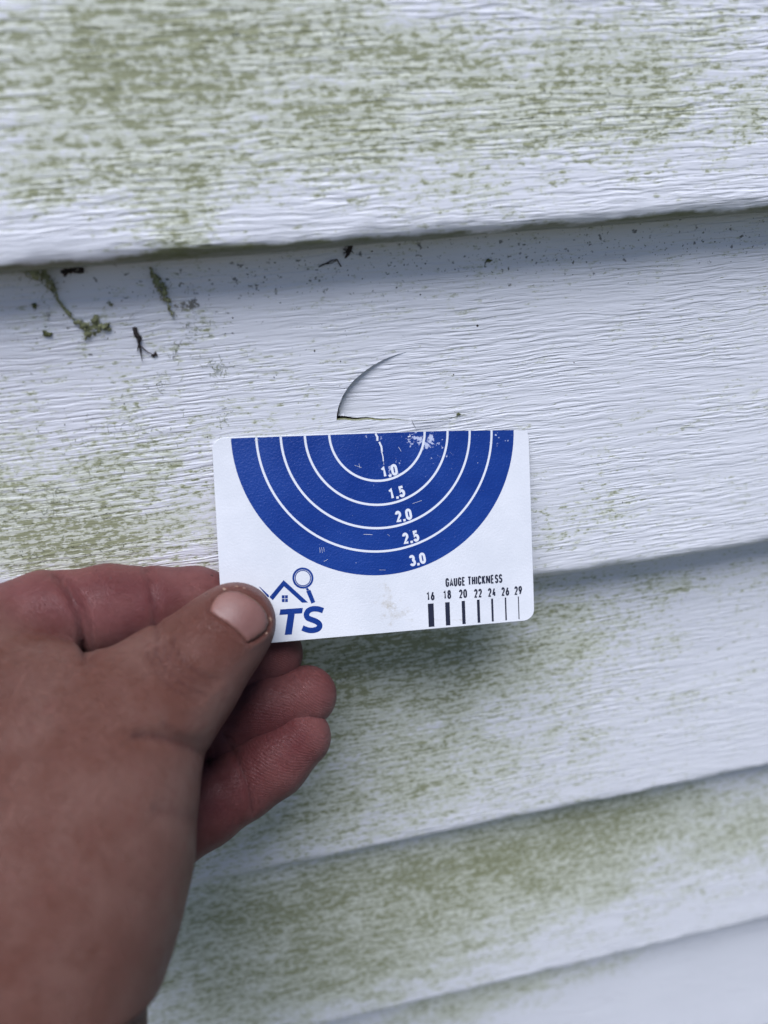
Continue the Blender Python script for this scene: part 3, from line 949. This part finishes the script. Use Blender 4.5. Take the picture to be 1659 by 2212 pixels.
def poly_dist(px, py, poly):
    """signed distance in survey pixels, negative inside"""
    d = np.full(px.shape, 1e9); ins = np.zeros(px.shape, bool)
    n = len(poly)
    for i in range(n):
        x1, y1 = poly[i]; x2, y2 = poly[(i + 1) % n]
        ex, ey = x2 - x1, y2 - y1
        t = np.clip(((px - x1) * ex + (py - y1) * ey) / (ex * ex + ey * ey), 0, 1)
        d = np.minimum(d, np.hypot(px - x1 - t * ex, py - y1 - t * ey))
        c = ((y1 > py) != (y2 > py)) & (px < (x2 - x1) * (py - y1) / (y2 - y1 + 1e-12) + x1)
        ins ^= c
    return np.where(ins, -d, d)


TH_C = at_depth(515, 1330, 180)


def hand_sdf(P, detail=True, comp='main'):
    P = P.astype(np.float64)
    if comp == 'main':
        d = None
        for js in PALM:
            s = chain(P, js, 8.0)
            d = s if d is None else smin(d, s, 12.0)
        d = smin(d, chain(P, THUMB, 4.0), 7.0)
        i_ = chain(P, CH['index'], 2.2)
        root = np.clip((P[:, 0] + 62) / 10, 0, 1)          # x in mm
        k = 9.0 * (1 - root) + .7 * root
        h = np.clip(.5 + .5 * (i_ - d) / k, 0, 1)
        d = i_ * (1 - h) + d * h - k * h * (1 - h)
    else:
        d = chain(P, CH[comp], 2.5)
    if detail:
        for (mid, n, t, half, wd, dep, bow, view) in CREASES:
            q = P - mid
            u = q @ t
            e = q @ n - bow * (1 - (u / half) ** 2)
            dv = q @ view
            m = np.exp(-(np.abs(e) / wd) ** 1.6) * np.clip(1.25 - np.abs(u) / half, 0, .35) / .35 * np.exp(-(dv / 16.0) ** 4)
            d = d + dep * m
        # nail bed and the fold of skin round it
        near = np.linalg.norm(P - TH_C, axis=1) < 16
        if comp == 'main' and near.any():
            Q = P[near]; px, py, z = project(Q)
            pd = poly_dist(px, py, NAIL_PX) / 8.8          # mm
            front = (z < 187)
            dd = np.where(pd < 0, .35, 0) * front + front * .35 * np.exp(-((pd - .15) / .45) ** 2) - front * .30 * np.exp(-((pd - 1.3) / .8) ** 2)
            d[near] += dd
    return d


def surface_nets(sdf, lo, hi, h, B=8):
    nb = np.ceil((hi - lo) / (h * B)).astype(int)
    ijk = np.stack(np.meshgrid(*[np.arange(n) for n in nb], indexing='ij'), -1).reshape(-1, 3)
    cen = lo + (ijk + .5) * h * B
    d = np.concatenate([sdf(c, False) for c in np.array_split(cen, max(1, len(cen) // 200000))])
    ijk = ijk[np.abs(d) < h * B * .87 + 3.0]
    S = nb * B + 2
    loc = np.stack(np.meshgrid(*[np.arange(B + 1)] * 3, indexing='ij'), -1).reshape(-1, 3)
    ids_v, pos_v, edges = [], [], []
    strides = np.array([S[1] * S[2], S[2], 1])
    E = [((0, 0, 0), (1, 0, 0)), ((0, 0, 0), (0, 1, 0)), ((0, 0, 0), (0, 0, 1)), ((1, 0, 0), (1, 1, 0)), ((1, 0, 0), (1, 0, 1)), ((0, 1, 0), (1, 1, 0)),
         ((0, 1, 0), (0, 1, 1)), ((0, 0, 1), (1, 0, 1)), ((0, 0, 1), (0, 1, 1)), ((1, 1, 0), (1, 1, 1)), ((1, 0, 1), (1, 1, 1)), ((0, 1, 1), (1, 1, 1))]
    for part in np.array_split(ijk, max(1, len(ijk) // 400)):
        g = part[:, None, :] * B + loc[None]
        D = sdf((lo + g.reshape(-1, 3) * h), True).reshape(len(part), B + 1, B + 1, B + 1)
        neg = D < 0
        c = D[:, :-1, :-1, :-1]
        cnt = sum(neg[:, a:B + a, b:B + b, e:B + e].astype(int) for a in (0, 1) for b in (0, 1) for e in (0, 1))
        act = (cnt > 0) & (cnt < 8)
        w_ = np.argwhere(act)
        if not len(w_): continue
        p_, x, y, z = w_.T
        acc = np.zeros((len(w_), 3)); k = np.zeros(len(w_))
        for (a, b) in E:
            da = D[p_, x + a[0], y + a[1], z + a[2]]; db = D[p_, x + b[0], y + b[1], z + b[2]]
            m = (da < 0) != (db < 0)
            t = np.where(m, da / np.where(m, da - db, 1), 0)
            pt = np.array(a) + t[:, None] * (np.array(b) - np.array(a))
            acc += pt * m[:, None]; k += m
        gc = part[p_] * B + np.stack([x, y, z], -1)
        ids_v.append(gc @ strides); pos_v.append(lo + (gc + acc / k[:, None]) * h)
        for ax in range(3):
            o = np.zeros(3, int); o[ax] = 1
            da = D[:, :B, :B, :B]; db = D[:, o[0]:B + o[0], o[1]:B + o[1], o[2]:B + o[2]]
            m = np.argwhere((da < 0) != (db < 0))
            if len(m):
                q = part[m[:, 0]] * B + m[:, 1:]
                s = da[tuple(m.T)] < 0
                edges.append((np.full(len(q), ax), q, s))
    ids = np.concatenate(ids_v); pos = np.concatenate(pos_v)
    order = np.argsort(ids); ids = ids[order]; pos = pos[order]
    quads = []
    for ax_, q, s in edges:
        ax = ax_[0]; b, c = [(1, 2), (2, 0), (0, 1)][ax]
        eb = np.zeros(3, int); eb[b] = 1; ec = np.zeros(3, int); ec[c] = 1
        cells = [q, q - eb, q - eb - ec, q - ec]
        idx = []; ok = np.ones(len(q), bool)
        for cc in cells:
            w_ = cc @ strides; j = np.searchsorted(ids, w_); j = np.minimum(j, len(ids) - 1)
            ok &= ids[j] == w_; idx.append(j)
        Q = np.stack(idx, -1)
        Q = np.where(s[:, None], Q, Q[:, ::-1])
        quads.append(Q[ok])
    return pos, np.concatenate(quads)


def grad(P, e=.12, comp='main'):
    g = np.stack([hand_sdf(P + np.eye(3)[i] * e, True, comp) - hand_sdf(P - np.eye(3)[i] * e, True, comp) for i in range(3)], -1) / (2 * e)
    return g / np.maximum(1e-6, np.linalg.norm(g, axis=1))[:, None]


allp = np.array([j[0] for js in list(CH.values()) + [THUMB] + PALM for j in js])
HV = []; HQ = []; nbase = 0
for comp in ('main', 'middle', 'ring', 'pinky'):
    q_ = allp if comp == 'main' else np.array([j[0] for j in CH[comp]])
    pad = 48 if comp == 'main' else 17
    f_ = lambda P, detail=True, c=comp: hand_sdf(P, detail, c)
    v_, fq = surface_nets(f_, q_.min(0) - pad, q_.max(0) + pad, .95 if comp == 'main' else .8)
    for _ in range(2):
        g = grad(v_, .12, comp); v_ = v_ - np.clip(f_(v_), -.5, .5)[:, None] * g * .9
    HV.append(v_); HQ.append(fq + nbase); nbase += len(v_)
HV = np.vstack(HV); HQ = np.vstack(HQ)

# tints and skin-line data carried by the surface
px_, py_, pz_ = project(HV)
body = None
for js in PALM:
    s = chain(HV, js, 8.0); body = s if body is None else np.minimum(body, s)
body = np.minimum(body, chain(HV, THUMB, 4.0))
fing = np.minimum.reduce([chain(HV, CH[k], 2.5) for k in CH])
blood = np.clip(.5 + (body - fing) / 13.0, 0, 1)
tipd = np.linalg.norm(HV - THUMB[0][0], axis=1)
blood = np.maximum(blood, .35 * np.exp(-(tipd / 14) ** 2))
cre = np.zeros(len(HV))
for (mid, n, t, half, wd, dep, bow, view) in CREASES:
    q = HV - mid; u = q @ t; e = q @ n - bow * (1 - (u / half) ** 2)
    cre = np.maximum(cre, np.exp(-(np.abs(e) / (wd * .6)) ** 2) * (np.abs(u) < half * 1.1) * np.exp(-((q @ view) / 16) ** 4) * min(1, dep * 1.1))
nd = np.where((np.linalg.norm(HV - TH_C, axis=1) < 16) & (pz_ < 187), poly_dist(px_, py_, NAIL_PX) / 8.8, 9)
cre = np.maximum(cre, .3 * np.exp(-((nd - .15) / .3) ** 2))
ph = np.zeros(len(HV)); pm = np.zeros(len(HV))
for k, (ax, ay, dd) in {'index': (380, 1400, 215), 'middle': (540, 1560, 205), 'ring': (560, 1640, 212), 'pinky': (520, 1790, 212)}.items():
    c0 = at_depth(ax, ay, dd); me_ = chain(HV, CH[k], 2.5) < fing + .01
    ph[me_] = np.linalg.norm(HV[me_] - c0, axis=1)
    tip = CH[k][-1][0]
    pm[me_] = np.exp(-(np.linalg.norm(HV[me_] - tip, axis=1) / 22) ** 4)
sd_ = np.sort(np.stack([chain(HV, CH[k], 2.5) for k in CH]), axis=0)
pm *= blood * np.clip((sd_[1] - sd_[0] - .4) / 2.0, 0, 1)

person = empty('person', "left hand of a person, thumb in front and fingers behind the card", 'person', tuple(PALM[0][0][0] / 1000))
ORG = PALM[0][0][0]
hand = mesh_obj('hand_and_forearm', HV, HQ, M_SKIN, person, origin=ORG,
                attrs={'blood': blood, 'crease': cre, 'print_phase': ph, 'print_mask': pm})

# nail: sight lines through its outline dropped on the thumb, then thickened
outline = []
for i in range(len(NAIL_PX)):
    a = np.array(NAIL_PX[i]); b = np.array(NAIL_PX[(i + 1) % len(NAIL_PX)])
    outline += [tuple(a), tuple((a + b) / 2)]
n_ = len(outline)
pp = [Vector(q) for q in outline]
for gx_ in np.arange(446, 590, 5.0):
    for gy_ in np.arange(1268, 1396, 5.0):
        if poly_dist(np.array([gx_]), np.array([gy_]), NAIL_PX)[0] < -3: pp.append(Vector((gx_, gy_)))
ov, oe, of, *_ = delaunay_2d_cdt(pp, [(q, (q + 1) % n_) for q in range(n_)], [tuple(range(n_))], 1, 1e-6)
ov = np.array([tuple(q) for q in ov])
R_ = np.stack([(ov[:, 0] - CX) / F, (ov[:, 1] - CY) / F, np.ones(len(ov))], -1)
s_ = np.full(len(ov), 165.0)
for _ in range(40):
    s_ += np.clip(hand_sdf(w_from_cam(R_ * s_[:, None]), False), -5, 5) * .8
NP = w_from_cam(R_ * s_[:, None])
gn = np.stack([hand_sdf(NP + np.eye(3)[i], False) - hand_sdf(NP - np.eye(3)[i], False) for i in range(3)], -1)
gn /= np.linalg.norm(gn, axis=1)[:, None]
rimd = poly_dist(ov[:, 0], ov[:, 1], NAIL_PX) / 8.8
up = .05 + .30 * np.clip(-rimd / 1.2, 0, 1) ** .6
top = NP + gn * up[:, None]; bot = NP - gn * .8
V = np.vstack([top, bot]); m_ = len(ov)
F_ = [tuple(f) for f in of] + [tuple(q + m_ for q in f[::-1]) for f in of]
F_ += [(q, q + m_, (q + 1) % n_ + m_, (q + 1) % n_) for q in range(n_)]
free = np.clip(((ov[:, 0] - 515) * .73 + (1330 - ov[:, 1]) * .68) / 60, 0, 1)
rim = np.clip(1 + rimd / .7, 0, 1) * free
nail = mesh_obj('thumb_nail', V, F_, M_NAIL, person, origin=ORG, attrs={'rim': np.concatenate([rim, rim]), 'border': np.tile(np.clip(1 + rimd / 1.1, 0, 1), 2)})
nail['label'] = 'pinkish short thumb nail facing the camera'


# small marks on the skin, lying on its surface
def on_skin(px, py):
    r = np.array([[(px - CX) / F, (py - CY) / F, 1.0]]); s = 150.0
    for _ in range(60):
        s += float(np.clip(hand_sdf(w_from_cam(r * s), True)[0], -5, 5)) * .8
    P = w_from_cam(r * s); g = grad(P)[0]
    return P[0], g


def skin_patch(lst, name, mat, lift=.05):
    V = []; F_ = []
    for (px, py, rad_, asp, rot) in lst:
        P, g = on_skin(px, py)
        t = np.cross(g, down); t /= np.linalg.norm(t); b = np.cross(g, t)
        n = 11; b0 = len(V); V.append(P + g * (lift + .05))
        for q in range(n):
            a = 2 * math.pi * q / n; rr_ = rad_ * (.7 + .5 * rng.random())
            x, y = rr_ * math.cos(a) * asp, rr_ * math.sin(a)
            x, y = x * math.cos(rot) - y * math.sin(rot), x * math.sin(rot) + y * math.cos(rot)
            V.append(P + g * (lift - .09) + t * x + b * y)
        F_ += [(b0, b0 + 1 + q, b0 + 1 + (q + 1) % n) for q in range(n)] + [(b0, b0 + 1 + (q + 1) % n, b0 + 1 + q) for q in ()]
    return mesh_obj(name, V, F_, mat, person, origin=ORG)


M_MARK = plain('brown_skin_mark', (.05, .018, .015), .6, .3, 900)
skin_patch([(458, 1243, .55, 1, 0), (454, 1229, .25, 1, 0), (446, 1283, .5, 1.2, .4), (239, 1249, .3, 1, 0), (310, 1317, .2, 1, 0)], 'skin_marks', M_MARK)
skin_patch([(583, 1338, .8, .6, .3), (590, 1350, .4, .6, .2), (575, 1367, .4, 1.3, .9), (512, 1266, .3, 1.8, .1), (528, 1270, .3, 1.6, .3), (540, 1274, .25, 1.5, .5), (484, 1272, .35, 1.6, -.6)],
           'dry_skin_flakes', M_FLAKE, .03)

# ------------------------------------------------------------------ webs, debris and specks on the siding
def z5(x, y): return (x * .4, 398 + y * .4)
def z6(x, y): return (663.6 + x * .28, 464.5 + y * .28)


def k_for(px, py):
    return 1


def tube(pts, rad_, lift=0.3, k=1, sides=5):
    """thin strand through photo points laid on board k; rad_ mm, single or per point"""
    P = [on_board(p[0], p[1], k, lift if np.isscalar(lift) else lift[i]) for i, p in enumerate(pts)]
    R__ = [rad_] * len(P) if np.isscalar(rad_) else rad_
    V = []; F_ = []
    for i, p in enumerate(P):
        d = (P[min(i + 1, len(P) - 1)] - P[max(i - 1, 0)]); d = d / (np.linalg.norm(d) + 1e-9)
        u = np.cross(d, [0, 1, 0]); u /= np.linalg.norm(u) + 1e-9; v_ = np.cross(d, u)
        for q in range(sides):
            a = 2 * math.pi * q / sides
            V.append(p + R__[i] * (u * math.cos(a) + v_ * math.sin(a)))
    for i in range(len(P) - 1):
        for q in range(sides):
            F_.append((i * sides + q, i * sides + (q + 1) % sides, (i + 1) * sides + (q + 1) % sides, (i + 1) * sides + q))
    return V, F_


def blob(outline, thick=.5, lift=.2, k=1, rough=.75):
    """ragged thick flake: outline in photo points on board k"""
    pts = []
    n = len(outline)
    for i in range(n):
        a = np.array(outline[i], float); b = np.array(outline[(i + 1) % n], float)
        L = np.hypot(*(b - a)); m = max(1, int(L / 3))
        for t in range(m):
            q = a + (b - a) * t / m + rng.normal(0, rough * 3, 2) * (1 if t else .3)
            pts.append(tuple(q))
    n = len(pts)
    pp_ = [Vector(q) for q in pts]
    arr = np.array(pts); lo_, hi_ = arr.min(0), arr.max(0)
    for x in np.arange(lo_[0], hi_[0], 3.0):
        for y in np.arange(lo_[1], hi_[1], 3.0):
            if poly_dist(np.array([x]), np.array([y]), pts)[0] < -1.2: pp_.append(Vector((x, y)))
    ov, oe, of, *_ = delaunay_2d_cdt(pp_, [(q, (q + 1) % n) for q in range(n)], [tuple(range(n))], 1, 1e-6)
    V = []
    for q in ov:
        dd = -poly_dist(np.array([q[0]]), np.array([q[1]]), pts)[0]
        V.append(on_board(q[0], q[1], k, lift + thick * min(1, max(0, dd) / 3) * (.5 + rng.random())))
    m = len(V)
    for q in ov: V.append(on_board(q[0], q[1], k, lift - .15))
    F_ = [tuple(f) for f in of] + [tuple(m + i for i in f[::-1]) for f in of]
    return V, F_


def joined(parts):
    V = []; F_ = []
    for v_, f_ in parts:
        b = len(V); V += list(v_); F_ += [tuple(b + i for i in f) for f in f_]
    return V, F_


def thing(name, parts, mat, label, cat, parent=None):
    V, F_ = joined(parts)
    org = np.mean(np.array(V), 0)
    o = mesh_obj(name, V, F_, mat, parent, origin=org)
    if parent is None: tag(o, label, cat)
    return o


def fuzz(cx, cy, r_, n, rad_=.06, L=9, k=1, lift=(.2, .9)):
    out = []
    for _ in range(n):
        a = rng.random() * 6.28; d = r_ * abs(rng.normal(0, .5)); x = cx + d * math.cos(a); y = cy + d * math.sin(a)
        ang_ = rng.random() * 6.28; pts = [(x, y)]; ll = [rng.uniform(*lift)]
        for s_ in range(rng.integers(2, 5)):
            ang_ += rng.normal(0, .9); st = L * rng.uniform(.2, .6)
            x += st * math.cos(ang_); y += st * math.sin(ang_); pts.append((x, y)); ll.append(rng.uniform(*lift))
        out.append(tube(pts, rad_ * rng.uniform(.6, 1.4), ll, k, 4))
    return out


# web hanging from the lap, left
A_ = [z5(*q) for q in ((385, 712), (430, 735), (480, 742), (505, 712), (528, 700), (535, 722), (530, 750), (590, 758), (602, 790), (560, 792), (520, 815), (490, 822), (450, 850), (440, 832), (452, 795), (420, 765), (395, 745))]
st1 = [z5(*q) for q in ((150, 462), (215, 490), (255, 522), (288, 570), (310, 620), (345, 670), (392, 718))]
thing('cobweb', [blob(A_, .7, .3), tube(st1, [1.6, 1.5, 1.3, .7, .4, .35, .6], [5, 4.0, 2.6, 1.6, 1.0, .7, .5]),
                 blob([z5(*q) for q in ((60, 440), (240, 432), (262, 505), (238, 520), (215, 495), (160, 478), (90, 468))], .5, 3.5)]
      + fuzz(*z5(580, 775), 16, 26, .05) + fuzz(*z5(480, 770), 34, 46, .05) + fuzz(*z5(270, 530), 16, 16, .05, 14, 1, (1, 3)) + fuzz(*z5(150, 470), 30, 14, .05, 16, 1, (2, 5)), M_WEB,
      'olive green cobweb on a curved strand hanging from the lap at the left', 'cobweb')
B_ = [z5(*q) for q in ((795, 440), (830, 455), (870, 520), (900, 560), (918, 600), (915, 640), (925, 680), (948, 735), (928, 712), (908, 660), (880, 622), (850, 580), (822, 520))]
thing('cobweb', [blob(B_, .8, .8)] + fuzz(*z5(935, 705), 8, 12, .04) + fuzz(*z5(875, 560), 16, 26, .04, 12), M_WEB, 'narrow spindle-shaped olive cobweb right of the curved one', 'cobweb')
thing('cobweb', fuzz(*z5(1030, 660), 42, 40, .04, 10) + [tube([z5(*q) for q in ((1045, 500), (1020, 560), (1010, 620))], .05, .6),
      tube([z5(*q) for q in ((1040, 540), (1055, 620), (1075, 660), (1050, 690))], .05, .7), blob([z5(*q) for q in ((930, 650), (980, 640), (1060, 620), (1075, 655), (1040, 670), (960, 665))], .15, .25)],
      M_WEBG, 'thin grey cobweb tangle right of the spindle-shaped web', 'cobweb')
thing('cobweb', [tube([z5(*q) for q in ((455, 425), (400, 480), (330, 540), (300, 580))], .12, [5, 3, 1.5, .6]), tube([z5(*q) for q in ((810, 650), (740, 680), (700, 720), (680, 748))], .06, .5),
                 tube([z5(*q) for q in ((268, 660), (258, 720), (268, 760), (262, 800))], .05, .5)] + fuzz(*z5(255, 700), 22, 12, .04), M_WEBG,
      'single grey web threads crossing the shaded top of the board', 'cobweb')
# dark sliver with leg-like hairs
thing('dead_insect', [blob([z5(*q) for q in ((714, 776), (726, 768), (740, 774), (746, 800), (768, 830), (757, 858), (746, 872), (738, 838), (722, 812))], 1.0, .3, 1, .1),
                      tube([z5(*q) for q in ((750, 862), (746, 880), (741, 902))], [.25, .18, .06], .5), tube([z5(*q) for q in ((752, 862), (760, 905), (768, 957))], [.3, .2, .05], .6),
                      tube([z5(*q) for q in ((757, 872), (800, 908), (838, 925))], [.16, .12, .12], .5), blob([z5(*q) for q in ((826, 918), (848, 916), (850, 932), (832, 936))], .4, .3)], M_DARK,
      'dark dried insect with thin legs stuck to the siding', 'dead insect')
thing('dead_leaf', [blob([z5(*q) for q in ((325, 462), (380, 448), (452, 446), (456, 474), (400, 482), (345, 500))], .6, 1.0)], M_DARK,
      'black leaf scrap tucked under the lap above the curved cobweb', 'leaf')
tf = [tube([z6(*q) for q in ((338, 200), (330, 255), (315, 300), (292, 334))], [.7, .6, .45, .15], .5)]
for q_ in range(14):
    a0 = rng.uniform(0, 1); bx, by = 338 - 40 * a0, 210 + 110 * a0
    tf.append(tube([z6(bx, by), z6(bx + rng.uniform(-55, 55), by + rng.uniform(-25, 40))], [.18, .05], [.5, 1.2]))
thing('debris_tuft', tf, M_DARK, 'small black bristly tuft hanging below the lap at mid width', 'debris')
thing('twig', [tube([z6(*q) for q in ((88, 400), (150, 372), (190, 352), (228, 342), (262, 400))], .16, .4), tube([z6(*q) for q in ((150, 378), (185, 372), (225, 352))], .1, .4)], M_DARK,
      'tiny bent black twig lying left of the bristly tuft', 'twig')
for pts, lab in (([(172, 650), (184, 640), (200, 652), (196, 672), (176, 668)], 'dark moss crumb left of the curved cobweb'),
                 ([(228, 800), (250, 788), (276, 796), (276, 820), (250, 828), (232, 818)], 'brown moss crumb under the curved cobweb strand'),
                 ([(575, 645), (598, 634), (610, 648), (590, 658)], 'tan crumb between the two green cobwebs')):
    thing('moss_crumb', [blob([z5(*q) for q in pts], .7, .2)] + fuzz(*z5(pts[0][0] + 15, pts[0][1] + 5), 8, 8, .05, 6), M_MOSS if 'tan' not in lab else M_WEB, lab, 'moss')
thing('moss_crumb', [blob([z6(*q) for q in ((1382, 350), (1405, 338), (1430, 348), (1410, 358))], .4, .2)] + fuzz(*z6(1400, 355), 5, 6, .05, 5), M_MOSS, 'greenish crumb under the lap at the right', 'moss')
thing('moss_crumb', [blob([z6(*q) for q in ((1150, 1535), (1170, 1524), (1182, 1540), (1160, 1548))], .3, .15)] + fuzz(*z6(1165, 1538), 4, 6, .04, 5), M_MOSS, 'tiny moss bit caught on the hairline crack above the card', 'moss')

# specks
sp_ = []
big = [z5(*q) for q in ((345, 706), (197, 1320), (670, 1185), (1257, 721), (1480, 1042), (1120, 1365), (1190, 1378), (10, 1035), (350, 1298), (1212, 1238), (620, 800))] + \
      [z6(*q) for q in ((878, 410), (1140, 420), (1625, 425), (293, 893), (1130, 1231), (318, 465), (425, 492), (690, 560), (500, 280), (1313, 855), (875, 613), (13, 1308), (57, 1047), (258, 1128), (350, 1570), (912, 375), (748, 385), (930, 250))] + \
      [(1537, 733), (1579, 565), (1240, 783), (1345, 1085), (1480, 620), (1395, 700)]
for _ in range(55):
    big.append((rng.uniform(0, 1659), 0)); x = big[-1][0]; big[-1] = (x, 575 - .081 * x + abs(rng.normal(0, 60)) + 14)
for q in range(40): big.append((rng.uniform(0, 470), rng.uniform(850, 1200)))
for i, (x, y) in enumerate(big):
    r_ = (1.9 if i < 35 else .9) * rng.uniform(.6, 1.15) * (1.25 if i in (0, 3, 20) else 1)
    n = 7; out = [(x + r_ * rng.uniform(.6, 1.3) * math.cos(6.283 * q / n), y + r_ * rng.uniform(.6, 1.3) * math.sin(6.283 * q / n)) for q in range(n)]
    V = [on_board(x, y, 1, .25)] + [on_board(a, b, 1, -.02) for a, b in out]
    sp_.append((V, [(0, 1 + (q + 1) % n, 1 + q) for q in range(n)]))
V, F_ = joined(sp_)
tag(mesh_obj('dirt_specks', V, F_, M_DARK), kind='stuff')['label'] = 'scattered black dirt specks on the siding'
th = []
for (cx, cy, r_, n) in ((425, 705, 50, 40), (470, 800, 40, 40), (380, 760, 70, 30), (350, 830, 60, 20), (480, 900, 40, 20), (300, 930, 120, 40), (120, 1080, 150, 60), (180, 960, 140, 30), (90, 640, 60, 18)):
    th += fuzz(cx, cy, r_, n, .035, 8, 1, (.02, .15))
V, F_ = joined(th)
tag(mesh_obj('algae_threads', V, F_, M_THREAD), kind='stuff')['label'] = 'fine hair-like algae threads on the left of the board'
# hairline running right from the crack, and the chipped lip
cl = [z6(*q) for q in ((806, 1582), (900, 1584), (1000, 1579), (1080, 1577), (1110, 1568), (1165, 1546), (1240, 1532), (1330, 1521), (1450, 1512))]
V, F_ = joined([tube(cl, [.10, .10, .09, .08, .09, .1, .06, .05, .03], .0, 1, 4), tube([z6(*q) for q in ((812, 1580), (822, 1612), (846, 1655))], [.1, .12, .05], .0, 1, 4)])
mesh_obj('hairline_crack', V, F_, M_HAIR, wall)

# small broken tongue of vinyl between the split and the card, its upper edge standing proud
up_ = [z6(*q) for q in ((808, 1583), (860, 1586), (930, 1588), (1000, 1584), (1060, 1586), (1108, 1582))]
lo_e = [z6(*q) for q in ((846, 1660), (890, 1652), (940, 1648), (1000, 1636), (1060, 1615), (1104, 1596))]
V = [on_board(q[0], q[1], 1, .42 - .05 * i) for i, q in enumerate(up_)] + [on_board(q[0], q[1], 1, .06) for q in lo_e] + [on_board(q[0], q[1], 1, -.3) for q in up_]
F_ = [(i, i + 6, i + 7, i + 1) for i in range(5)] + [(i, i + 1, i + 13, i + 12) for i in range(5)]
mesh_obj('broken_vinyl_tongue', V, F_, M_SIDE, wall, smooth=False)
